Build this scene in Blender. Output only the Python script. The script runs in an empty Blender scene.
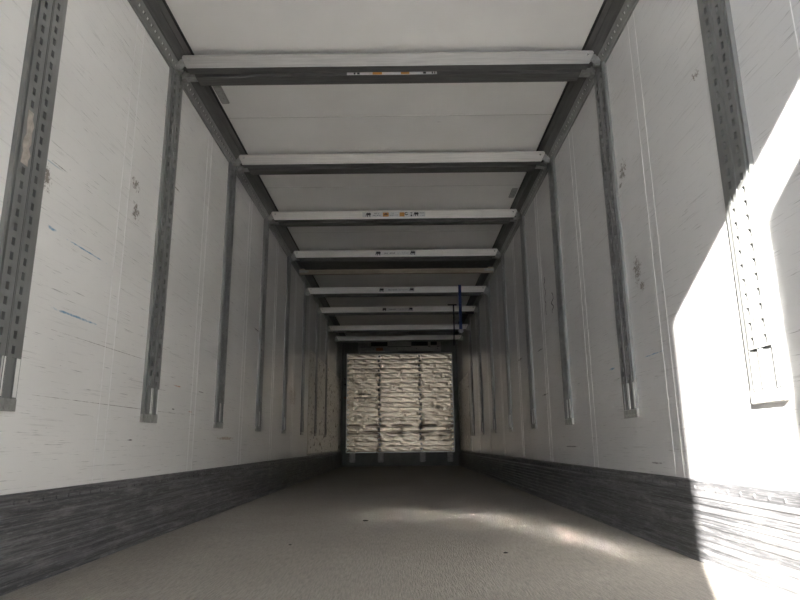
import bpy, bmesh, math, random
from mathutils import Vector, Matrix
S = bpy.context.scene
COL = S.collection
random.seed(7)

# ------------------------------------------------------------------ camera, world, sun, exposure
CAM = Vector((0.0683, 0.0, 0.4518))
cd = bpy.data.cameras.new('camera'); cd.sensor_width = 36; cd.lens = 616.58*36/800
cd.clip_start = 0.02; cd.clip_end = 400
cam = bpy.data.objects.new('camera', cd); COL.objects.link(cam)
Rv = Vector((0.99994, 0.00585, -0.00973)); Uv = Vector((0.01081, -0.22654, 0.97394)); Fv = Vector((-0.0035, 0.97398, 0.22659))
cam.matrix_world = Matrix(((Rv.x, Uv.x, -Fv.x, CAM.x), (Rv.y, Uv.y, -Fv.y, CAM.y), (Rv.z, Uv.z, -Fv.z, CAM.z), (0, 0, 0, 1)))
S.camera = cam

w = bpy.data.worlds.new('sky'); S.world = w; w.use_nodes = True
wn = w.node_tree; wn.nodes.clear()
out = wn.nodes.new('ShaderNodeOutputWorld'); bg = wn.nodes.new('ShaderNodeBackground')
wtc = wn.nodes.new('ShaderNodeTexCoord'); wsx = wn.nodes.new('ShaderNodeSeparateXYZ'); wn.links.new(wtc.outputs['Generated'], wsx.inputs[0])
sk = wn.nodes.new('ShaderNodeValToRGB'); wn.links.new(wsx.outputs[2], sk.inputs[0])
sk.color_ramp.elements[0].color = (.80, .86, .93, 1); sk.color_ramp.elements[1].color = (.30, .46, .80, 1)   # pale horizon to blue zenith
wn.links.new(sk.outputs[0], bg.inputs[0]); wn.links.new(bg.outputs[0], out.inputs[0])
bg.inputs[1].default_value = 4.5

sd = bpy.data.lights.new('sun', 'SUN'); sd.energy = 44.0; sd.angle = math.radians(0.6); sd.color = (1.0, 0.96, 0.90)
sun = bpy.data.objects.new('sun', sd); COL.objects.link(sun)
sun.rotation_euler = Vector((0.398, 1.0, -0.525)).to_track_quat('-Z', 'Y').to_euler()

S.view_settings.view_transform = 'Standard'; S.view_settings.look = 'None'
S.view_settings.gamma = 1.0; S.view_settings.use_curve_mapping = False
S.view_settings.exposure = 0.97
cy = S.cycles
cy.max_bounces = 12; cy.diffuse_bounces = 9; cy.glossy_bounces = 6
cy.sample_clamp_indirect = 0; cy.use_denoising = True; cy.blur_glossy = 0.0

# ------------------------------------------------------------------ dimensions
XW, H, YR, YB = 1.23, 2.676, -0.54, 13.16
T0, TS = 1.970, 1.2045                # first track, track spacing

# ------------------------------------------------------------------ materials
def new_mat(name):
    m = bpy.data.materials.new(name); m.use_nodes = True
    nt = m.node_tree; b = nt.nodes['Principled BSDF']
    return m, nt, b
def N(nt, t, **k):
    n = nt.nodes.new(t)
    for a, v in k.items(): setattr(n, a, v)
    return n
def coords(nt, scale, kind='Object'):
    tc = N(nt, 'ShaderNodeTexCoord'); mp = N(nt, 'ShaderNodeMapping')
    nt.links.new(tc.outputs[kind], mp.inputs[0]); mp.inputs['Scale'].default_value = scale
    return mp.outputs[0]
def noise(nt, vec, scale, detail=4, rough=.55):
    n = N(nt, 'ShaderNodeTexNoise'); n.inputs['Scale'].default_value = scale
    n.inputs['Detail'].default_value = detail; n.inputs['Roughness'].default_value = rough
    nt.links.new(vec, n.inputs['Vector']); return n.outputs['Fac']
def ramp(nt, fac, a, b, va=0., vb=1.):
    r = N(nt, 'ShaderNodeMapRange'); r.clamp = True
    for i, v in enumerate((a, b, va, vb)): r.inputs[i+1].default_value = v
    nt.links.new(fac, r.inputs[0]); return r.outputs[0]
def mix(nt, fac, c1, c2, bt='MIX'):
    m = N(nt, 'ShaderNodeMix', data_type='RGBA', blend_type=bt)
    if isinstance(fac, (int, float)): m.inputs[0].default_value = fac
    else: nt.links.new(fac, m.inputs[0])
    for i, c in ((6, c1), (7, c2)):
        if isinstance(c, tuple): m.inputs[i].default_value = (*c, 1)
        else: nt.links.new(c, m.inputs[i])
    return m.outputs[2]
def math_(nt, op, a, b=None):
    m = N(nt, 'ShaderNodeMath', operation=op)
    for i, v in enumerate((a, b)):
        if v is None: continue
        if isinstance(v, (int, float)): m.inputs[i].default_value = v
        else: nt.links.new(v, m.inputs[i])
    return m.outputs[0]
def bump(nt, b, h, strength, dist):
    n = N(nt, 'ShaderNodeBump'); n.inputs['Strength'].default_value = strength; n.inputs['Distance'].default_value = dist
    nt.links.new(h, n.inputs['Height']); nt.links.new(n.outputs[0], b.inputs['Normal'])

def wall_mat(name, marks, base=(.86, .85, .83)):
    m, nt, b = new_mat(name)
    broad = noise(nt, coords(nt, (1, .5, 1)), 1.6, 5)
    c = mix(nt, ramp(nt, broad, .35, .7), base, tuple(x*.88 for x in base))
    # fine pallet scratches that run lengthways
    s1 = noise(nt, coords(nt, (1, 1.1, 46)), 2.2, 6, .62)
    c = mix(nt, ramp(nt, s1, .60, .74, 0, .42), c, (.30, .29, .28))
    s2 = noise(nt, coords(nt, (1, 3.2, 120)), 2.0, 3, .6)
    c = mix(nt, ramp(nt, s2, .64, .73, 0, .65), c, (.17, .165, .16))
    s3 = noise(nt, coords(nt, (1, 1.6, 60)), 1.3, 2, .5)
    c = mix(nt, ramp(nt, s3, .75, .79, 0, .5), c, (.16, .30, .40))
    s4 = noise(nt, coords(nt, (1, 7, 26)), 3.1, 3, .6)
    c = mix(nt, ramp(nt, s4, .73, .78, 0, .6), c, (.16, .12, .10))
    # single marks: centre y, z, half length, half height, colour, noise scale
    tc = N(nt, 'ShaderNodeTexCoord'); sx = N(nt, 'ShaderNodeSeparateXYZ'); nt.links.new(tc.outputs['Object'], sx.inputs[0])
    jag = noise(nt, coords(nt, (1, 14, 40)), 1.6, 5, .7)
    blot = noise(nt, coords(nt, (1, 24, 24)), 1.6, 6, .75)
    for (y, z, ry, rz, col) in marks:
        spot = ry < 2.5*rz; k_ = 1.5
        if spot: ry, rz, k_ = ry*1.5, rz*1.5, 4.0
        dy = math_(nt, 'POWER', math_(nt, 'ABSOLUTE', math_(nt, 'DIVIDE', math_(nt, 'SUBTRACT', sx.outputs[1], y), ry)), 2.0)
        dz = math_(nt, 'POWER', math_(nt, 'ABSOLUTE', math_(nt, 'DIVIDE', math_(nt, 'SUBTRACT', sx.outputs[2], z), rz)), 2.0)
        d = math_(nt, 'ADD', math_(nt, 'ADD', dy, dz), math_(nt, 'MULTIPLY', blot if spot else jag, k_))
        c = mix(nt, ramp(nt, d, *((2.35, 1.95) if spot else (1.15, .75)), 0, .85), c, col)
    nt.links.new(c, b.inputs['Base Color'])
    b.inputs['Roughness'].default_value = .45
    b.inputs['Coat Weight'].default_value = 1.0; b.inputs['Coat Roughness'].default_value = .17
    bump(nt, b, s1, .12, .002)
    return m
BLUE = (.10, .30, .48); BROWN = (.15, .115, .09); ORANGE = (.55, .20, .08); BLACK = (.05, .045, .045)
M = {}
M['wall_left'] = wall_mat('scratched_white_panel_left', [
    (2.39, .955, .28, .009, BLUE), (2.16, 1.242, .05, .012, BLUE), (2.42, 1.236, .28, .006, BLUE),
    (2.09, 1.41, .035, .05, BROWN), (2.803, 1.70, .045, .035, BROWN), (2.835, 1.57, .04, .05, BROWN),
    (2.17, 1.492, .10, .004, BLACK), (3.80, .652, .06, .008, ORANGE), (3.52, .653, .03, .007, BLACK),
    (3.56, .785, .09, .006, ORANGE), (3.99, .785, .10, .005, BROWN), (2.99, .48, .05, .007, BLACK), (4.6, .50, .35, .02, (.45, .33, .24)),
    (2.9, .63, 1.5, .0022, BROWN), (2.75, .875, .9, .0022, BROWN), (5.4, 1.45, .2, .01, BLACK), (7.3, 1.0, .25, .12, (.36, .25, .18)), (3.3, 1.9, .15, .01, BROWN)])
M['wall_right'] = wall_mat('scratched_white_panel_right', [
    (3.43, .843, .09, .010, BLUE), (2.85, .844, .20, .005, BLUE), (3.0, 1.83, .05, .05, BROWN), (3.05, 1.77, .05, .02, BROWN),
    (2.94, 1.275, .05, .07, BROWN), (2.90, 1.18, .03, .03, BROWN),
    (2.933, .353, .10, .008, BLACK), (5.18, 1.21, .2, .012, BLACK), (5.1, .83, .18, .012, BLACK), (4.4, .42, .3, .008, BLACK),
    (6.1, 1.25, .25, .02, BROWN), (2.169, 1.852, .03, .02, BROWN)], base=(.77, .768, .765))

def metal(name, col, rough=.5, metallic=.7, var=.25, scale=(8, 8, 8), nscale=3, bmp=.05):
    m, nt, b = new_mat(name)
    f = noise(nt, coords(nt, scale), nscale, 5, .6)
    c = mix(nt, ramp(nt, f, .35, .68), col, tuple(x*(1-var) for x in col))
    nt.links.new(c, b.inputs['Base Color'])
    nt.links.new(ramp(nt, f, .3, .7, rough-.06, rough+.08), b.inputs['Roughness'])
    b.inputs['Metallic'].default_value = metallic
    bump(nt, b, f, bmp, .002)
    return m
M['steel'] = metal('galvanised_steel', (.29, .295, .29), .45, .45, .25, (5, 5, 2), 2)
M['cove'] = metal('cove_aluminium', (.15, .15, .145), .45, .55, .25, (10, 1, 10))
M['slot_strip'] = metal('slotted_strip_metal', (.36, .365, .35), .45, .6, .25, (10, 2, 10))
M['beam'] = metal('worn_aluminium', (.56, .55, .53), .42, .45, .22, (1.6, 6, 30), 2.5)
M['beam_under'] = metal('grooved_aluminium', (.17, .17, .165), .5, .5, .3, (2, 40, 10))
M['bracket'] = metal('bracket_steel', (.42, .42, .40), .5, .4, .3, (12, 12, 12))
M['rivet'] = metal('rivet_metal', (.6, .6, .58), .3, .8, .1)
M['brown_beam'] = metal('brown_stained_aluminium', (.36, .31, .24), .55, .2, .3, (2, 6, 30))
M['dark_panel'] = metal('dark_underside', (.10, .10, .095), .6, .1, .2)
M['housing'] = metal('housing_grey', (.33, .32, .29), .5, .2, .3)
M['back'] = metal('bulkhead_wall_grey', (.17, .17, .155), .5, .1, .25, (2, 2, 2))
M['leg'] = metal('leg_channel', (.55, .54, .50), .5, .4, .4)

def plain(name, col, rough=.6, metallic=0., var=.12):
    return metal(name, col, rough, metallic, var, (20, 20, 20), 2, .02)
M['slot_dark'] = plain('slot_depth', (.05, .05, .05), .6)
M['black'] = plain('black_rubber', (.02, .02, .02), .6)
M['vent_black'] = plain('vent_dark', (.012, .012, .012), .7)
M['insert_and_glint'] = plain('white_insert_and_glint', (.78, .78, .76), .5)
M['sticker'] = plain('white_sticker', (.66, .66, .65), .45)
M['ink'] = plain('black_print', (.015, .015, .018), .5)
M['orange'] = plain('orange_print', (.55, .25, .05), .5)
M['brownlabel'] = plain('rust_orange_label', (.25, .10, .04), .6)
M['strap_blue'] = plain('blue_webbing', (.015, .035, .14), .7)
M['strap_black'] = plain('black_webbing', (.02, .022, .03), .7)
M['tape'] = plain('torn_tape', (.50, .45, .40), .7, 0, .35)
M['chip'] = plain('dark_chip', (.05, .045, .04), .8)
M['door'] = plain('door_white', (.6, .6, .59), .4)
M['groove'] = plain('seam_bead', (.80, .80, .79), .4)
M['joint'] = plain('ceiling_joint', (.66, .65, .62), .4)
M['lens'] = plain('lamp_lens', (.42, .42, .41), .3)

# ceiling
m, nt, b = new_mat('ceiling_panel'); M['ceiling'] = m
f = noise(nt, coords(nt, (1, 1, 1)), 2.2, 5)
c = mix(nt, ramp(nt, f, .35, .7), (.88, .87, .85), (.82, .81, .79))
f2 = noise(nt, coords(nt, (6, 22, 1)), 1.2, 5, .65)
c = mix(nt, ramp(nt, f2, .70, .78, 0, .5), c, (.28, .24, .21))
nt.links.new(c, b.inputs['Base Color']); b.inputs['Roughness'].default_value = .38
bump(nt, b, f, .05, .01)

# kick plate: dark worn strips with pale lengthways scuffs
m, nt, b = new_mat('worn_kick_plate'); M['kick'] = m
a1 = noise(nt, coords(nt, (1, 1.0, 55)), 2.0, 8, .7)
a2 = noise(nt, coords(nt, (1, 5, 90)), 2.5, 5, .7)
a3 = noise(nt, coords(nt, (1, 2.2, 12)), 1.6, 6, .7)
c = mix(nt, ramp(nt, a1, .42, .68), (.075, .076, .080), (.23, .23, .24))
c = mix(nt, ramp(nt, a2, .54, .70, 0, .8), c, (.34, .34, .35))
c = mix(nt, ramp(nt, a3, .52, .70, 0, .7), c, (.33, .33, .32))
nt.links.new(c, b.inputs['Base Color']); b.inputs['Roughness'].default_value = .46
b.inputs['Metallic'].default_value = .25
bump(nt, b, a1, .35, .004)

# floor: grey-brown anti-slip sheet, fine lengthways grain
m, nt, b = new_mat('worn_antislip_floor'); M['floor'] = m
g1 = noise(nt, coords(nt, (1, 1, 1)), 2.2, 6, .6)
g2 = noise(nt, coords(nt, (95, 7, 1)), 2.0, 4, .6)
g3 = noise(nt, coords(nt, (170, 170, 1)), 1.0, 2, .6)
g4 = noise(nt, coords(nt, (14, 1.6, 1)), 1.5, 6, .7)
c = mix(nt, ramp(nt, g1, .3, .72), (.345, .318, .28), (.285, .258, .222))
c = mix(nt, ramp(nt, g2, .40, .62, 0, .6), c, (.15, .14, .125))
c = mix(nt, ramp(nt, g3, .45, .65, 0, .4), c, (.42, .40, .37))
c = mix(nt, ramp(nt, g4, .58, .74, 0, .5), c, (.15, .14, .125))
nt.links.new(c, b.inputs['Base Color']); b.inputs['Roughness'].default_value = .62
hh = math_(nt, 'ADD', g2, math_(nt, 'MULTIPLY', g3, .7))
bump(nt, b, hh, 1.0, .004)

# dented riveted aluminium
m, nt, b = new_mat('dented_aluminium'); M['dented'] = m
d1 = noise(nt, coords(nt, (9, 9, 15)), 2.0, 5, .6)
d2 = noise(nt, coords(nt, (2, 2, 34)), 2.0, 5, .6)
c = mix(nt, ramp(nt, d1, .35, .7), (.98, .86, .68), (.86, .72, .54))
c = mix(nt, ramp(nt, d2, .58, .72, 0, .6), c, (.26, .22, .18))
nt.links.new(c, b.inputs['Base Color']); b.inputs['Roughness'].default_value = .27; b.inputs['Metallic'].default_value = .85
bump(nt, b, d1, .16, .008)
M['scuff_plate'] = metal('scuffed_wall_plate', (.60, .575, .53), .3, .55, .3, (4, 4, 4), 3, .2)

m, nt, b = new_mat('asphalt_yard'); M['yard'] = m
f = noise(nt, coords(nt, (4, 4, 4)), 6, 5)
nt.links.new(mix(nt, f, (.48, .48, .48), (.56, .56, .56)), b.inputs['Base Color']); b.inputs['Roughness'].default_value = .9

# ------------------------------------------------------------------ helpers
def link(name, bm, mat, parent=None, smooth=False):
    me = bpy.data.meshes.new(name)
    bmesh.ops.recalc_face_normals(bm, faces=bm.faces)
    bm.to_mesh(me); bm.free()
    if isinstance(mat, (list, tuple)):
        for q in mat: me.materials.append(q)
    else: me.materials.append(mat)
    if smooth:
        for p in me.polygons: p.use_smooth = True
    o = bpy.data.objects.new(name, me); COL.objects.link(o)
    if parent: o.parent = parent
    return o
def tag(o, label, cat, group=None):
    o['label'] = label; o['category'] = cat
    if group: o['group'] = group
    return o
def empty(name, loc, label, cat, group=None):
    o = bpy.data.objects.new(name, None); COL.objects.link(o); o.location = loc; o.empty_display_size = .1
    return tag(o, label, cat, group)
def struct(name, bm, mat):
    o = link(name, bm, mat); o['kind'] = 'structure'; return o
def box(bm, a, b_, bev=0.0, mi=0):
    x0, y0, z0 = a; x1, y1, z1 = b_
    vs = [bm.verts.new(p) for p in ((x0,y0,z0),(x1,y0,z0),(x1,y1,z0),(x0,y1,z0),(x0,y0,z1),(x1,y0,z1),(x1,y1,z1),(x0,y1,z1))]
    fs = [bm.faces.new([vs[i] for i in q]) for q in ((0,3,2,1),(4,5,6,7),(0,1,5,4),(1,2,6,5),(2,3,7,6),(3,0,4,7))]
    for f in fs: f.material_index = mi
    if bev > 0:
        es = list({e for f in fs for e in f.edges})
        bmesh.ops.bevel(bm, geom=es, offset=bev, segments=2, affect='EDGES', clamp_overlap=True)
def BX(a, b_, bev=0.0):
    bm = bmesh.new(); box(bm, a, b_, bev); return bm
def poly(bm, pts, off):
    """prism: 3-D outline pts pushed by off"""
    a = [bm.verts.new(p) for p in pts]; o = Vector(off)
    b_ = [bm.verts.new(Vector(p)+o) for p in pts]
    bm.faces.new(a); bm.faces.new(b_[::-1])
    n = len(pts)
    for i in range(n): bm.faces.new((a[i], a[(i+1) % n], b_[(i+1) % n], b_[i]))
def disc(bm, c, axis, r, h, n=10, dome=False):
    ax = Vector(axis).normalized(); u = ax.orthogonal().normalized(); v = ax.cross(u); c = Vector(c)
    rings = [(r, 0), (r*.92, h*.6), (r*.55, h)] if dome else [(r, 0), (r, h)]
    R = [[bm.verts.new(c+ax*hh+(u*math.cos(t*2*math.pi/n)+v*math.sin(t*2*math.pi/n))*rr) for t in range(n)] for rr, hh in rings]
    for k in range(len(R)-1):
        for i in range(n): bm.faces.new((R[k][i], R[k][(i+1) % n], R[k+1][(i+1) % n], R[k+1][i]))
    bm.faces.new(R[-1]); bm.faces.new(R[0][::-1])
def slotted(bm, org, U, V, Nn, u0, u1, v0, pitch, n, hw, hh, depth, centre=None):
    """flat band in the plane org + U*u + V*v with n slots (hw x hh) at a pitch along V, holes sunk by depth against Nn"""
    uc = (u0+u1)/2 if centre is None else centre
    P = lambda u, v, d=0: bm.verts.new(org+U*u+V*v-Nn*d)
    us = [u0, uc-hw/2, uc+hw/2, u1]
    for k in range(n):
        va = v0+k*pitch; vs = [va, va+(pitch-hh)/2, va+(pitch+hh)/2, va+pitch]
        g = [[P(u, v) for u in us] for v in vs]
        for i in range(3):
            for j in range(3):
                if i == 1 and j == 1: continue
                bm.faces.new((g[i][j], g[i][j+1], g[i+1][j+1], g[i+1][j]))
        top = [g[1][1], g[1][2], g[2][2], g[2][1]]
        bot = [P(us[1], vs[1], depth), P(us[2], vs[1], depth), P(us[2], vs[2], depth), P(us[1], vs[2], depth)]
        for i in range(4):
            bm.faces.new((top[i], top[(i+1) % 4], bot[(i+1) % 4], bot[i]))
        f = bm.faces.new(bot); f.material_index = 1
def copy_tree(o, parent=None):
    c_ = o.copy(); COL.objects.link(c_)
    if parent: c_.parent = parent
    for ch in list(o.children): copy_tree(ch, c_)
    return c_

# ------------------------------------------------------------------ structure
struct('floor', BX((-1.33, YR-.06, -.12), (1.33, YB+.1, 0)), M['floor'])
struct('wall_left', BX((-1.33, YR, 0), (-XW, YB+.1, H+.1)), M['wall_left'])
struct('wall_right', BX((XW, YR, 0), (1.33, YB+.1, H+.1)), M['wall_right'])
struct('ceiling', BX((-XW, YR, H), (XW, YB+.1, H+.1)), M['ceiling'])
struct('wall_back', BX((-XW, YB, 0), (XW, YB+.1, H)), M['back'])
# rear portal: header, closed left leaf, right leaf ajar
struct('trim_1', BX((-1.33, YR-.02, 2.60), (1.33, YR+.04, H+.1)), M['door'])
struct('door_1', BX((-1.31, YR-.085, -.08), (-.042, YR-.022, 2.66), .006), M['door'])
bm = BX((-1.25, -.06, -.08), (0, 0, 2.63), .006)
dr = struct('door_2', bm, M['door'])
dr.location = (1.27, YR-.04, 0); dr.rotation_euler = (0, 0, math.radians(18.4))
struct('ground', BX((-40, -60, -1.4), (40, 40, -1.25)), M['yard'])

# wall seams: pairs of fine raised beads, one trim per seam
k = 2
for s in (-1, 1):
    for i in range(10):
        y = 1.55+1.15*i
        if y > 12.6: break
        bm = bmesh.new()
        for d in (-.04, .04):
            x0 = s*XW; x1 = s*(XW-.0014)
            box(bm, (min(x0, x1), y+d-.0018, .30), (max(x0, x1), y+d+.0018, 2.56))
        struct('trim_%d' % k, bm, M['groove']); k += 1
for i in range(9):                      # ceiling panel joints
    y = 2.695+1.2045*i
    struct('trim_%d' % k, BX((-1.13, y-.003, H-.0015), (1.13, y+.003, H)), M['joint']); k += 1

# kick plates
for s, nm in ((-1, 'baseboard_left'), (1, 'baseboard_right')):
    bm = bmesh.new()
    prof = [(0, .302), (.006, .302), (.010, .296), (.010, .256), (.016, .250), (.018, .243)]
    z = .243
    while z > .06:
        prof += [(.018, z-.004), (.0155, z-.007), (.0155, z-.019), (.018, z-.022)]; z -= .026
    prof += [(.018, .046), (.026, .040), (.026, .012), (.034, .006), (.034, 0), (0, 0)]
    pts = [(s*(XW-h), YR+.05, z) for h, z in prof]
    poly(bm, pts, (0, YB-.002-YR-.05, 0))
    y = .6
    while y < 12.8:
        disc(bm, (s*(XW-.009), y, .272), (-s, 0, 0), .008, .004, 8, True); y += .085
    struct(nm, bm, M['kick'])

# ------------------------------------------------------------------ cove rails at the ceiling edge
def cove(s, label):
    root = empty('cove_rail', (s*XW, 0, 2.54), label, 'rail')
    A = Vector((0, 0, 0)); B = Vector((-s*.027, 0, .062)); C_ = Vector((-s*.083, 0, .136))
    y0, y1 = YR+.05, YB-.002
    bm = bmesh.new()
    L = (B-A).length; U = (B-A).normalized(); V = Vector((0, 1, 0)); Nn = Vector((-s, 0, 0))-U*(Vector((-s, 0, 0)).dot(U)); Nn.normalize()
    n = int((y1-y0)/.05)
    off = Nn*.0
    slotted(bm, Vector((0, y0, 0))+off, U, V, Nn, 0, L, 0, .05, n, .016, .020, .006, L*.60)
    link('slotted_strip', bm, [M['slot_strip'], M['insert_and_glint']], root)  # white slot backs paint the bright glints seen in the holes
    # smooth stepped cove above
    bm = bmesh.new()
    D = (C_-B); t = D.normalized(); nn = Vector((-s, 0, 0))-t*(Vector((-s, 0, 0)).dot(t)); nn.normalize()
    pr = [B-nn*.004, B+nn*.003, B+D*.12+nn*.003, B+D*.14+nn*.0, B+D*.62+nn*.0, B+D*.66+nn*.005, C_+nn*.005-Vector((0, 0, .003)), C_-nn*.004]
    pr = [p+Vector((0, y0, 0)) for p in pr]
    poly(bm, [tuple(p) for p in pr], (0, y1-y0, 0))
    link('cove_cover', bm, M['cove'], root)
    bm = bmesh.new()
    xa, xb = -s*.078, -s*.100
    box(bm, (min(xa, xb), y0, .130), (max(xa, xb), y1, .1358))
    link('gasket', bm, M['black'], root)
    bm = bmesh.new(); xa, xb = -s*.0002, -s*.010
    box(bm, (min(xa, xb), y0, -.012), (max(xa, xb), y1, .001))
    link('lower_lip', bm, M['slot_strip'], root)
cove(-1, 'long slotted metal cove rail along the left edge of the ceiling')
cove(1, 'long slotted metal cove rail along the right edge of the ceiling')

# ------------------------------------------------------------------ wall tracks
def track(s):
    """proto on wall side s, origin at its bottom on the wall, u runs away from the camera"""
    root = bpy.data.objects.new('slotted_wall_track', None); COL.objects.link(root); root.empty_display_size = .1
    Nn = Vector((-s, 0, 0)); U = Vector((0, 1, 0)); V = Vector((0, 0, 1))
    W_ = .182; top = 1.972; zs = .172
    def prism(bm, u0, u1, h0, h1, z0, z1):
        x0, x1 = -s*h0, -s*h1
        box(bm, (min(x0, x1), u0-W_/2, z0), (max(x0, x1), u1-W_/2, z1))
    bm = bmesh.new()
    prism(bm, 0, W_, 0, .003, .02, top)              # back plate
    prism(bm, 0, .012, .003, .015, .02, top)         # near flange
    prism(bm, .0865, .0900, .003, .021, zs, top)     # centre lip
    prism(bm, .151, W_, .003, .013, .02, top)        # far flange
    for (a, b_) in ((.019, .0855), (.097, .1500)):
        prism(bm, a, a+.0015, .003, .0185, .04, top); prism(bm, b_-.0015, b_, .003, .0185, .04, top)
        prism(bm, a, b_, .003, .0125, .04, zs)
    link('channel', bm, M['steel'], root)
    bm = bmesh.new()
    n = int((top-zs)/.05)
    for (a, b_, c_) in ((.0205, .0840, .050), (.0985, .1485, .124)):
        slotted(bm, Nn*.0187, U, V, Nn, a-W_/2, b_-W_/2, zs, .05, n, .017, .027, .015, c_-W_/2)
    link('slotted_face', bm, [M['steel'], M['slot_dark']], root)
    # pale inserts near the foot
    for (a, b_) in (((.080, .104), (.001, .018)) if s > 0 else ((.082, .102), (.152, .174))):
        bm = bmesh.new(); prism(bm, a, b_, .003, .0165, .045, zs); link('pale_insert', bm, M['insert_and_glint'], root)
    bm = bmesh.new()
    prism(bm, -.002, W_+.002, .0, .0145, 0, .040)
    for uu in (.03, .06, .09, .12, .15): prism(bm, uu-.004, uu+.004, .0143, .0165, .006, .014)
    bmesh.ops.bevel(bm, geom=list(bm.edges), offset=.001, segments=1, affect='EDGES')
    link('end_cap', bm, M['bracket'], root)
    return root
LT = ['nearest slotted steel track on the left wall, with torn pale tape on it',
      'second slotted steel track on the left wall, under the end of the nearest crossbeam',
      'third slotted steel track from the camera on the left wall, under the second crossbeam',
      'fourth slotted track on the left wall, under the crossbeam with orange pictograms',
      'fifth slotted steel track from the camera on the left wall, below the fourth crossbeam',
      'sixth slotted steel track from the camera on the left wall, where the dented metal begins',
      'seventh slotted steel track from the camera on the left wall, among the dented metal',
      'furthest slotted steel track on the left wall, beside the bulkhead']
RT = ['nearest slotted steel track on the right wall, crossed by the bright sun patch',
      'second slotted steel track from the camera on the right wall, left of the sun patch',
      'third slotted steel track from the camera on the right wall, beside a dark scribble',
      'fourth slotted track on the right wall, under the crossbeam with orange pictograms',
      'fifth slotted steel track from the camera on the right wall, below the fourth crossbeam',
      'sixth slotted steel track from the camera on the right wall, in the shaded part',
      'seventh slotted steel track from the camera on the right wall, dim and thin',
      'furthest slotted steel track on the right wall, beside the bulkhead']
tracks = {}
for s, labs, grp in ((-1, LT, 'slotted tracks down the left wall'), (1, RT, 'slotted tracks down the right wall')):
    p = track(s)
    for i in range(8):
        o = p if i == 0 else copy_tree(p)
        o.location = (s*XW, T0+TS*i, .567); tag(o, labs[i], 'track', grp)
        tracks[(s, i)] = o
    # a length of old torn tape on the first left one
    if s == -1:
        bm = bmesh.new(); rnd = random.Random(3)
        L_, R_ = [], []
        zz = .82
        while zz < 1.03:
            L_.append((.0192, -.066+rnd.uniform(0, .014), zz)); R_.append((.0192, -.014-rnd.uniform(0, .018), zz)); zz += .022
        poly(bm, L_+R_[::-1], (.0008, 0, 0))
        link('torn_tape', bm, M['tape'], tracks[(-1, 0)])['label'] = 'torn strip of pale tape'

# ------------------------------------------------------------------ crossbeams
def ext(bm, prof, xl, slant, zref):
    n = len(prof)
    A = [bm.verts.new((-(xl-slant*(zref-z)), y, z)) for y, z in prof]
    B = [bm.verts.new(((xl-slant*(zref-z)), y, z)) for y, z in prof]
    bm.faces.new(A); bm.faces.new(B[::-1])
    for i in range(n):
        f = bm.faces.new((A[i], A[(i+1) % n], B[(i+1) % n], B[i]))
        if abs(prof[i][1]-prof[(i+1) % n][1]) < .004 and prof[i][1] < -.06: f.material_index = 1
def ridges(y0, y1, z):
    """grooved underside from y0 to y1"""
    r = []; n = max(2, int((y1-y0)/.010)); st = (y1-y0)/n
    for i in range(n):
        a = y0+i*st
        r += [(a, z), (a+st*.55, z), (a+st*.55, z+.003), (a+st, z+.003)]
    r.append((y1, z+.003)) if False else None
    return r
def beam():
    root = bpy.data.objects.new('crossbeam', None); COL.objects.link(root); root.empty_display_size = .1
    bm = bmesh.new()
    prof = [(0, 0), (-.004, -.003), (-.004, -.007), (0, -.009), (0, -.074), (.001, -.085)] + ridges(.003, .058, -.086) + [(.060, -.085), (.060, 0)]
    ext(bm, prof, 1.190, .45, 0)
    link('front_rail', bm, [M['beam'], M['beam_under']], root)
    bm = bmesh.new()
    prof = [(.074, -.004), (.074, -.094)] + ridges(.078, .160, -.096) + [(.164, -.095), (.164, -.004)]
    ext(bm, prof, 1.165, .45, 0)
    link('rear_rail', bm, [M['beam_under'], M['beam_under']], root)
    bm = bmesh.new(); box(bm, (-1.12, .060, -.05), (1.12, .074, -.03)); link('web', bm, M['beam_under'], root)
    for s in (-1, 1):
        bm = bmesh.new()
        x = lambda v: s*v
        # upper tongue plate, tapering to the track
        poly(bm, [(x(1.207), .010, -.018), (x(1.150), .010, .002), (x(1.140), .010, -.072), (x(1.185), .010, -.060), (x(1.210), .010, -.052)], (0, .006, 0))
        link('end_bracket', bm, M['bracket'], root)
        bm = bmesh.new()
        poly(bm, [(x(1.212), -.004, -.040), (x(1.160), -.004, -.062), (x(1.168), -.004, -.082), (x(1.212), -.004, -.090)], (0, .006, 0))
        xa, xb = sorted((x(1.214), x(1.178))); box(bm, (xa, .000, -.094), (xb, .020, -.026))
        link('hook', bm, M['bracket'], root)
        bm = bmesh.new()
        poly(bm, [(x(1.214), .100, -.026), (x(1.196), .100, -.026), (x(1.196), .100, -.046), (x(1.120), .100, -.050), (x(1.120), .100, -.076), (x(1.196), .100, -.078), (x(1.196), .100, -.090), (x(1.214), .100, -.090)], (0, .05, 0))
        link('rear_hook', bm, M['bracket'], root)
        bm = bmesh.new(); disc(bm, (x(1.145), 0, -.026), (0, -1, 0), .009, .005, 12, True); link('bolt', bm, M['rivet'], root, True)
    return root
BL = ['nearest aluminium crossbeam, its white and orange sticker half hidden in the underside groove',
      'second aluminium crossbeam from the camera, bare face without any sticker',
      'third aluminium crossbeam, with white sticker showing orange pictograms and two black elephants',
      'aluminium crossbeam with two small black elephants, just in front of the brown bar',
      'aluminium crossbeam just behind the brown bar, with the blue strap hanging over it',
      'scuffed aluminium crossbeam next behind the one carrying the blue strap',
      'dim aluminium crossbeam, second from the bulkhead, low under the ceiling',
      'furthest aluminium crossbeam, right above the cooling unit vents']
BP = [(3.130, 2.640), (4.385, 2.640), (5.590, 2.640), (6.830, 2.640), (7.950, 2.482), (9.150, 2.478), (10.36, 2.425), (11.56, 2.447)]
proto = beam(); beams = []
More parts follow.
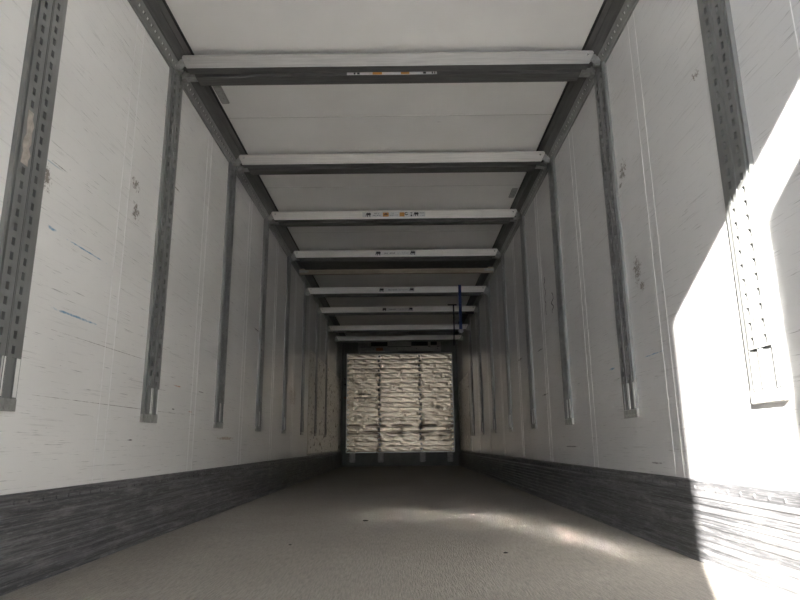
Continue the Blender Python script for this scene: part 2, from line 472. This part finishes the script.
for i, (y, z) in enumerate(BP):
    o = proto if i == 0 else copy_tree(proto)
    o.location = (0, y, z); tag(o, BL[i], 'crossbeam', 'aluminium crossbeams under the ceiling'); beams.append(o)

# paler front colours further in stand in for sky light the beams reflect
M['beam_lit_pale'] = metal('aluminium_lit_pale', (.86, .84, .79), .36, .3, .15, (1.6, 6, 30), 2.5)
M['beam_lit_mid'] = metal('aluminium_lit_mid', (.74, .72, .68), .38, .35, .18, (1.6, 6, 30), 2.5)
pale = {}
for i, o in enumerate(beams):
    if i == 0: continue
    key = 'beam_lit_mid' if i == 1 else 'beam_lit_pale'
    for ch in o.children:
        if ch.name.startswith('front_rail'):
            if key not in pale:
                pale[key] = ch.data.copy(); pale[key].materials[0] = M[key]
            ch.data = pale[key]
# stickers -----------------------------------------------------------
def flat(bm, pts, y, t=.0006, mi=0):
    n0 = len(bm.faces); poly(bm, [(px, y, pz) for px, pz in pts], (0, -t, 0))
    bm.faces.ensure_lookup_table()
    for f in bm.faces[n0:]: f.material_index = mi
def rect(bm, x0, x1, z0, z1, y, t=.0006, mi=0): flat(bm, [(x0, z0), (x1, z0), (x1, z1), (x0, z1)], y, t, mi)
ELE = [(-.5, .05), (-.44, .33), (-.2, .42), (.1, .36), (.28, .46), (.45, .40), (.55, .18), (.62, -.1), (.70, -.42), (.60, -.40), (.48, -.12), (.36, -.02),
       (.34, -.5), (.18, -.5), (.16, -.14), (-.16, -.14), (-.2, -.5), (-.36, -.5), (-.38, -.12)]
def elephant(bm, cx, cz, sz, y, t):
    flat(bm, [(cx-px*sz, cz+pz*sz) for px, pz in ELE], y, t)
def mark(parent, cx, cz, sz, y):
    bm = bmesh.new(); elephant(bm, cx, cz, sz, y, .0004); link('elephant_mark', bm, M['ink'], parent)
def scrawl(bm, x0, x1, z, h, y, t, seed, gap=.35):
    r = random.Random(seed); x = x0
    while x < x1:
        w_ = r.uniform(.5, 1.1)*h
        if r.random() > gap*.4: rect(bm, x, x+w_*.35, z-h/2, z+h/2*r.uniform(.4, 1), y, t); rect(bm, x+w_*.35, x+w_*.8, z+h*r.uniform(-.35, .15), z+h*r.uniform(.2, .4), y, t)
        x += w_*1.05
def st_full(parent):
    bm = bmesh.new(); rect(bm, -.305, .30, -.068, -.016, -.0002); st = link('sticker', bm, M['sticker'], parent)
    st['label'] = 'white sticker with black and orange pictograms'
    y = -.0012
    bm = bmesh.new()
    mark(st, -.245, -.042, .044, y); mark(st, .215, -.040, .042, y)
    scrawl(bm, -.205, -.125, -.050, .008, y, .0004, 1); scrawl(bm, -.19, -.15, -.030, .007, y, .0004, 2)
    scrawl(bm, -.055, .035, -.050, .008, y, .0004, 3); scrawl(bm, -.03, 0.0, -.030, .007, y, .0004, 5)
    scrawl(bm, .245, .285, -.030, .007, y, .0004, 6); scrawl(bm, .25, .29, -.056, .005, y, .0004, 7)
    rect(bm, -.10, -.06, -.047, -.040, y-.0006, .0004); rect(bm, -.088, -.070, -.038, -.030, y-.0006, .0004)
    # round arrow mark and little figure
    n = 14
    for i in range(n-3):
        a = i*2*math.pi/n+.6; b_ = (i+1)*2*math.pi/n+.6
        flat(bm, [(.118+.016*math.cos(a), -.036+.016*math.sin(a)), (.118+.016*math.cos(b_), -.036+.016*math.sin(b_)),
                  (.118+.010*math.cos(b_), -.036+.010*math.sin(b_)), (.118+.010*math.cos(a), -.036+.010*math.sin(a))], y, .0004)
    rect(bm, .118, .134, -.046, -.040, y, .0004)
    rect(bm, .158, .174, -.062, -.048, y, .0004); rect(bm, .163, .170, -.044, -.036, y, .0004); rect(bm, .156, .176, -.030, -.024, y, .0004)
    link('print', bm, M['ink'], st)
    for a, b_ in ((-.108, -.052), (.052, .100)):
        bm = bmesh.new(); rect(bm, a, b_, -.064, -.022, y, .0004); link('orange_mark', bm, M['orange'], st)
def st_eleph(parent, seed):
    bm = bmesh.new(); rect(bm, -.235, .235, -.066, -.018, -.0002); st = link('sticker', bm, M['sticker'], parent)
    st['label'] = 'white strip sticker with two black elephants'
    y = -.0012; bm = bmesh.new()
    mark(st, -.20, -.042, .052, y); mark(st, .20, -.040, .050, y)
    scrawl(bm, -.13, .0, -.042, .014, y, .0004, seed); scrawl(bm, .02, .15, -.042, .006, y, .0004, seed+1)
    link('print', bm, M['ink'], st)
    return st
st_full(beams[2]); st_eleph(beams[3], 11); st_eleph(beams[4], 15); st_eleph(beams[5], 19)
# sticker in the groove of the nearest beam: stuck on the lower lip of its rear rail
y = .0738
bm = bmesh.new(); rect(bm, -.24, .285, -.0935, -.066, y); st = link('sticker', bm, M['sticker'], beams[0]); st['label'] = 'white sticker with orange marks'
bm = bmesh.new()
for (a, b_) in ((-.20, -.19), (-.18, -.165), (.205, .222), (.255, .262), (.27, .275)): rect(bm, a, b_, -.090, -.078, y-.0008, .0004)
link('print', bm, M['ink'], st)
for (a, b_) in ((-.09, -.035), (.075, .125)):
    bm = bmesh.new(); rect(bm, a, b_, -.092, -.076, y-.0008, .0004); link('orange_mark', bm, M['orange'], st)

# brown bar and the dark panel behind the fourth crossbeam
r = empty('brown_bar', (0, 7.35, 2.572), 'brownish flat bar across the ceiling between the fourth crossbeam and the next', 'bar')
bm = bmesh.new()
ext(bm, [(0, 0), (0, -.030), (-.003, -.034), (0, -.038), (0, -.070), (.045, -.070), (.045, 0)], 1.20, 0, 0)
link('bar', bm, [M['brown_beam'], M['brown_beam']], r)
for s in (-1, 1):
    bm = bmesh.new(); xa, xb = sorted((s*1.205, s*1.09)); box(bm, (xa, -.006, -.050), (xb, 0-.0003, -.020), .001)
    for q in range(4): disc(bm, (s*(1.11+.025*q), -.006, -.035), (0, -1, 0), .006, .004, 8, True)
    link('end_plate', bm, M['bracket'], r)
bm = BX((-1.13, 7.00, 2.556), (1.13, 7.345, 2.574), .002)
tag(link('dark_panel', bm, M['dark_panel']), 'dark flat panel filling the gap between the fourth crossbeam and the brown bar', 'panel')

# ------------------------------------------------------------------ ceiling lamps
def lamp(x, y, rz, label):
    root = empty('ceiling_lamp', (x, y, H), label, 'lamp', 'small oblong lamps on the ceiling'); root.rotation_euler = (0, 0, rz)
    bm = BX((-.027, -.105, -.012), (.027, .105, 0), .005); link('housing', bm, M['bracket'], root)
    bm = bmesh.new()
    for k in range(4): box(bm, (-.019+k*.0098, -.09, -.0155), (-.0115+k*.0098, .09, -.012))
    link('lens', bm, M['lens'], root)
lamp(-1.092, 3.595, 0, 'small oblong unlit lamp on the ceiling, behind the left end of the nearest crossbeam')
lamp(1.092, 5.27, 0, 'small oblong unlit lamp on the ceiling, near the right end of the third crossbeam')

# ------------------------------------------------------------------ bulkhead panel with legs
YP = 12.98
root = empty('bulkhead_panel', (0.0, YP, .08), 'dented riveted aluminium panel standing on four legs at the far end', 'panel')
rnd = random.Random(5)
nx, nz = 150, 140; x0, x1, z0, z1 = -1.105, 1.10, .285, 2.305
dents = []
for cx_, amp in ((-.43, 1.0), (.42, 1.3), (.02, .5), (-.98, .6), (1.06, .8), (-.74, .45)):
    for q in range(46): dents.append((cx_+rnd.gauss(0, .035), rnd.uniform(z0+.03, z1-.03), rnd.uniform(.018, .05), rnd.choice((-1, 1))*rnd.uniform(.006, .02)*amp))
for q in range(170): dents.append((rnd.uniform(x0, x1), rnd.uniform(z0, z1)**1.0, rnd.uniform(.02, .06), rnd.uniform(-.010, .010)))
for q in range(5): dents.append((rnd.uniform(.5, .9), rnd.uniform(.5, 1.9), .03, .02))
grid = [[0.0]*(nx+1) for _ in range(nz+1)]
dx, dz = (x1-x0)/nx, (z1-z0)/nz
for (cx_, cz_, r_, a_) in dents:
    for j in range(max(0, int((cz_-2.2*r_-z0)/dz)), min(nz, int((cz_+2.2*r_-z0)/dz)+1)+1):
        for i in range(max(0, int((cx_-2.2*r_-x0)/dx)), min(nx, int((cx_+2.2*r_-x0)/dx)+1)+1):
            d2_ = ((x0+i*dx-cx_)**2+(z0+j*dz-cz_)**2)/r_**2
            grid[j][i] += .6*a_*math.exp(-d2_*1.6)
for j in range(nz+1):
    z = z0+j*dz; ph = (z-z0)/.101 % 1
    for i in range(nx+1):
        if ph < .14: grid[j][i] += .006                      # joints between the planks
        for zc in (.80, .68):                                # long fork-lift creases
            if abs(z-zc) < .022: grid[j][i] += .016*(.5+.5*math.sin(i*.17+zc*40))
        grid[j][i] += .002*math.sin(i*.35+j*.9)*math.sin(j*.31)
bm = bmesh.new()
vs = [[bm.verts.new((x0+i*dx, grid[j][i], z0+j*dz-.08)) for i in range(nx+1)] for j in range(nz+1)]
for j in range(nz):
    for i in range(nx): bm.faces.new((vs[j][i], vs[j][i+1], vs[j+1][i+1], vs[j+1][i]))
pl = link('planked_sheet', bm, M['dented'], root)
for p_ in pl.data.polygons: p_.use_smooth = True
bm = bmesh.new()
box(bm, (x0, .03, z0-.08), (x1, .09, z1-.08)); link('core', bm, M['back'], root)
bm = bmesh.new()
for (a, b_) in (((x0-.012, -.012, z0-.095), (x0, .09, z1-.07)), ((x1, -.012, z0-.095), (x1+.012, .09, z1-.07)),
                ((x0, -.016, z0-.095), (x1, .09, z0-.08)), ((x0, -.012, z1-.08), (x1, .09, z1-.07))): box(bm, a, b_)
link('edge_frame', bm, M['rivet'], root)
def rivet(name, r_, h_, x, y, z, first={}):
    if name not in first:
        bm = bmesh.new(); disc(bm, (0, 0, 0), (0, -1, 0), r_, h_, 8, True)
        o = first[name] = link(name, bm, M['rivet'], root, True)
    else:
        o = first[name].copy(); COL.objects.link(o); o.parent = root
    o.location = (x, y, z)
zz = z0+.05
while zz < z1:
    for cx_ in (-.43, .42): rivet('dome_rivet', .026, .014, cx_+rnd.uniform(-.012, .012), -.016, zz-.08)
    for cx_ in (x0+.025, x1-.025): rivet('edge_rivet', .018, .012, cx_, -.014, zz-.08)
    zz += .101
bm = bmesh.new()
scrawl(bm, -.86, -.60, 1.455-.08, .022, -.016, .001, 31); scrawl(bm, -.95, -.48, 1.385-.08, .026, -.016, .001, 33, .1)
link('small_print', bm, M['ink'], root)
for cx_ in (-.985, -.405, .455, 1.015):
    bm = bmesh.new()
    box(bm, (cx_-.036, .0, .0), (cx_+.036, .010, .19))
    for e in (-1, 1):
        xa, xb = sorted((cx_+e*.036, cx_+e*.046)); box(bm, (xa, .0, .0), (xb, .07, .19))
        for q in range(5):
            xa, xb = sorted((cx_+e*.046, cx_+e*.062)); box(bm, (xa, .0, .02+q*.036), (xb, .03, .038+q*.036))
    link('leg', bm, M['leg'], root)
# trim ledge across the wall behind the legs
bm = BX((-1.2, YB-.02, .165), (1.2, YB, .180)); struct('trim_%d' % k, bm, M['back']); k += 1
for s in (-1, 1):      # corner posts of the front wall
    xa, xb = sorted((s*XW, s*1.185)); struct('trim_%d' % k, BX((xa, YB-.045, .303), (xb, YB, 2.53), .004), M['back']); k += 1

# ------------------------------------------------------------------ cooling unit housing over the panel
YH = 12.86
root = empty('cooling_unit', (0, YH, 2.325), 'grey cooling unit housing with dark air vents above the dented panel', 'cooling unit')
bm = bmesh.new()
# face built from bars so that the vents are true openings
zt = .285
for (a, b_) in (((-.87, 0, .12), (-.60, .02, zt)), ((-.25, 0, .12), (.25, .02, zt)), ((.60, 0, .12), (.655, .02, zt)), ((.79, 0, .12), (.87, .02, zt)),
                ((-.60, 0, .245), (-.25, .02, zt)), ((.25, 0, .245), (.60, .02, zt)), ((.655, 0, .225), (.79, .02, zt)),
                ((-.60, 0, .10), (-.25, .02, .125)), ((.25, 0, .10), (.60, .02, .125)), ((.655, 0, .10), (.79, .02, .14)),
                ((-.87, .02, 0.0), (-.85, .29, zt)), ((.85, .02, 0), (.87, .29, zt)), ((-.85, .02, zt-.02), (.85, .29, zt))): box(bm, a, b_)
link('casing', bm, M['housing'], root)
bm = BX((-.85, .13, .02), (.85, .15, zt-.02)); link('vent_interior', bm, M['vent_black'], root)
for (a, b_) in ((-.60, -.25), (.25, .60)):
    bm = bmesh.new()
    for q in range(4): box(bm, (a, .03, .135+q*.027), (b_, .045, .139+q*.027))
    link('vent_grille', bm, M['vent_black'], root)
bm = BX((-.87, -.03, 0.0), (.87, .02, .10), .006); link('lower_lip', bm, M['housing'], root)
bm = bmesh.new()
for q, cx_ in enumerate((-.55, -.05, .36, .80)): disc(bm, (cx_, -.03, .06), (0, -1, 0), .012, .008, 8, True)
link('screws', bm, M['black'], root)
bm = BX((-.49, -.033, .022), (-.345, -.0302, .082)); link('rating_label', bm, M['brownlabel'], root)
for (z, nm_, c_) in ((1.80, 'upper', M['black']), (1.68, 'middle', M['black']), (1.40, 'lower', M['brownlabel'])):
    x = -1.17; bm = BX((x-.05, YB-.008, z-.012), (x+.04, YB, z+.012)) if nm_ != 'upper' else BX((x-.012, YB-.012, z-.015), (x+.012, YB, z+.015))
    o = link('wall_label', bm, c_)
    tag(o, {'upper': 'tiny dark stud on the grey wall left of the dented panel, topmost mark', 'middle': 'short dark strip on the wall left of the dented panel, under the stud',
            'lower': 'small rust brown label on the grey wall left of the dented panel'}[nm_], 'label')

# ------------------------------------------------------------------ scuffed aluminium plates on the side walls by the bulkhead
def scuff(s, y0, y1, z0_, z1_, label, seed):
    rn = random.Random(seed); ny, nz_ = 120, 60
    bm = bmesh.new(); ds = [(rn.uniform(y0, y1), rn.uniform(z0_, z1_), rn.uniform(.015, .05), rn.uniform(-.0032, .0032)) for _ in range(420)]
    g = [[.006]*(ny+1) for _ in range(nz_+1)]; dy_, dzz = (y1-y0)/ny, (z1_-z0_)/nz_
    for (a, b_, r_, h_) in ds:
        for j in range(nz_+1):
            zz = z0_+j*dzz
            if abs(zz-b_) > 2*r_: continue
            for i in range(ny+1):
                yy = y0+i*dy_
                if abs(yy-a) > 2*r_: continue
                g[j][i] += h_*math.exp(-((yy-a)**2+(zz-b_)**2)/r_**2*1.6)
    vs = [[bm.verts.new((s*(XW-max(.0015, g[j][i])), y0+i*dy_, z0_+j*dzz)) for i in range(ny+1)] for j in range(nz_+1)]
    for j in range(nz_):
        for i in range(ny): bm.faces.new((vs[j][i], vs[j][i+1], vs[j+1][i+1], vs[j+1][i]))
    # rim back to the wall
    rim = [vs[0][i] for i in range(ny+1)]+[vs[j][ny] for j in range(1, nz_+1)]+[vs[nz_][i] for i in range(ny-1, -1, -1)]+[vs[j][0] for j in range(nz_-1, 0, -1)]
    bk = [bm.verts.new((s*(XW-.0004), v.co.y, v.co.z)) for v in rim]
    for i in range(len(rim)): bm.faces.new((rim[i], rim[(i+1) % len(rim)], bk[(i+1) % len(rim)], bk[i]))
    o = link('scuff_plate', bm, M['scuff_plate'])
    for p_ in o.data.polygons: p_.use_smooth = True
    tag(o, label, 'wall plate', 'dented wall plates by the bulkhead')
scuff(-1, 8.5, 12.9, .31, 1.75, 'dented aluminium plate low on the left wall beside the bulkhead', 2)
scuff(1, 10.95, 12.9, .31, 1.66, 'dented aluminium plate low on the right wall beside the bulkhead', 3)

# ------------------------------------------------------------------ straps and lever
def ribbon(bm, pts, w_, t):
    n = len(pts)
    for i in range(n-1):
        a, b_ = Vector(pts[i]), Vector(pts[i+1])
        poly(bm, [(a.x-w_/2, a.y, a.z), (a.x+w_/2, a.y, a.z), (b_.x+w_/2, b_.y, b_.z), (b_.x-w_/2, b_.y, b_.z)], (0, -t, 0))
root = empty('blue_strap', (.832, 7.94, 2.49), 'blue load strap hanging down over the crossbeam behind the brown bar', 'strap')
bm = bmesh.new(); ribbon(bm, [(0, .02, .010), (0, -.012, .004), (0, -.012, -.30), (-.004, -.010, -.55), (-.002, -.012, -.60)], .040, .004)
link('webbing', bm, M['strap_blue'], root)
bm = BX((-.03, -.026, -.64), (.026, -.004, -.595), .004); link('buckle', bm, M['bracket'], root)
root = empty('black_strap', (.845, 9.14, 2.49), 'thin black strap with a short crossbar hanging left of the blue strap', 'strap')
bm = bmesh.new(); ribbon(bm, [(0, .02, .008), (0, -.010, .002), (0, -.010, -.35), (-.01, -.009, -.62)], .022, .003)
link('webbing', bm, M['strap_black'], root)
bm = BX((-.09, -.022, -.012), (.05, -.012, .012), .003); link('crossbar', bm, M['black'], root)
root = empty('black_lever', (1.08, 9.12, 2.36), 'black lever hook under the right end of the scuffed crossbeam', 'lever')
bm = bmesh.new(); poly(bm, [(-.06, 0, .012), (.02, 0, .026), (.07, 0, .026), (.07, 0, -.012), (.0, 0, -.016), (-.04, 0, -.004)], (0, .02, 0))
link('handle', bm, M['black'], root)
bm = BX((.03, .02, .0), (.055, .045, .03), .003); link('pivot', bm, M['black'], root)

# ------------------------------------------------------------------ scribble on the right wall
def scribble(y0, z0_, hh, ww, seed, label):
    rn = random.Random(seed); cu = bmesh.new()
    pts = []
    zz = z0_
    while zz > z0_-hh:
        pts.append((XW-.0006, y0+rn.uniform(-ww, ww), zz)); zz -= rn.uniform(.012, .035)
    for a, b_ in zip(pts[:-1], pts[1:]):
        a = Vector(a); b_ = Vector(b_); d = (b_-a).normalized(); n_ = Vector((0, -d.z, d.y))*.005
        q = [a-n_, a+n_, b_+n_, b_-n_]; poly(cu, [tuple(v) for v in q], (-.0006, 0, 0))
    tag(link('scribble', cu, M['ink']), label, 'marking')
scribble(4.87, 1.76, .32, .028, 4, 'column of dark scribbled marks on the right wall, beside the third track')
scribble(4.66, 1.58, .16, .045, 9, 'short looped dark scribble on the right wall, closest to the third track')

# ------------------------------------------------------------------ bits on the floor
for (x, y, r_, lab) in ((-.169, 3.908, .016, 'tiny dark chip on the floor left of centre, before the pale band of light'),
                        (.492, 2.762, .010, 'tiny dark crumb on the floor right of centre'),
                        (-.462, 3.027, .007, 'tiny crumb on the floor left of centre, nearer than the dark chip'),
                        (-.199, 2.161, .005, 'pale crumb on the floor at the bottom of the picture')):
    bm = bmesh.new(); bmesh.ops.create_icosphere(bm, subdivisions=1, radius=r_)
    for v in bm.verts: v.co = Vector((v.co.x*random.uniform(.7, 1.6), v.co.y*random.uniform(.5, 1.1), max(0, v.co.z*.4+.001)))
    o = link('floor_chip', bm, M['chip'] if 'pale' not in lab.split()[0] else M['tape']); o.location = (x, y, 0); tag(o, lab, 'debris', 'crumbs on the floor')
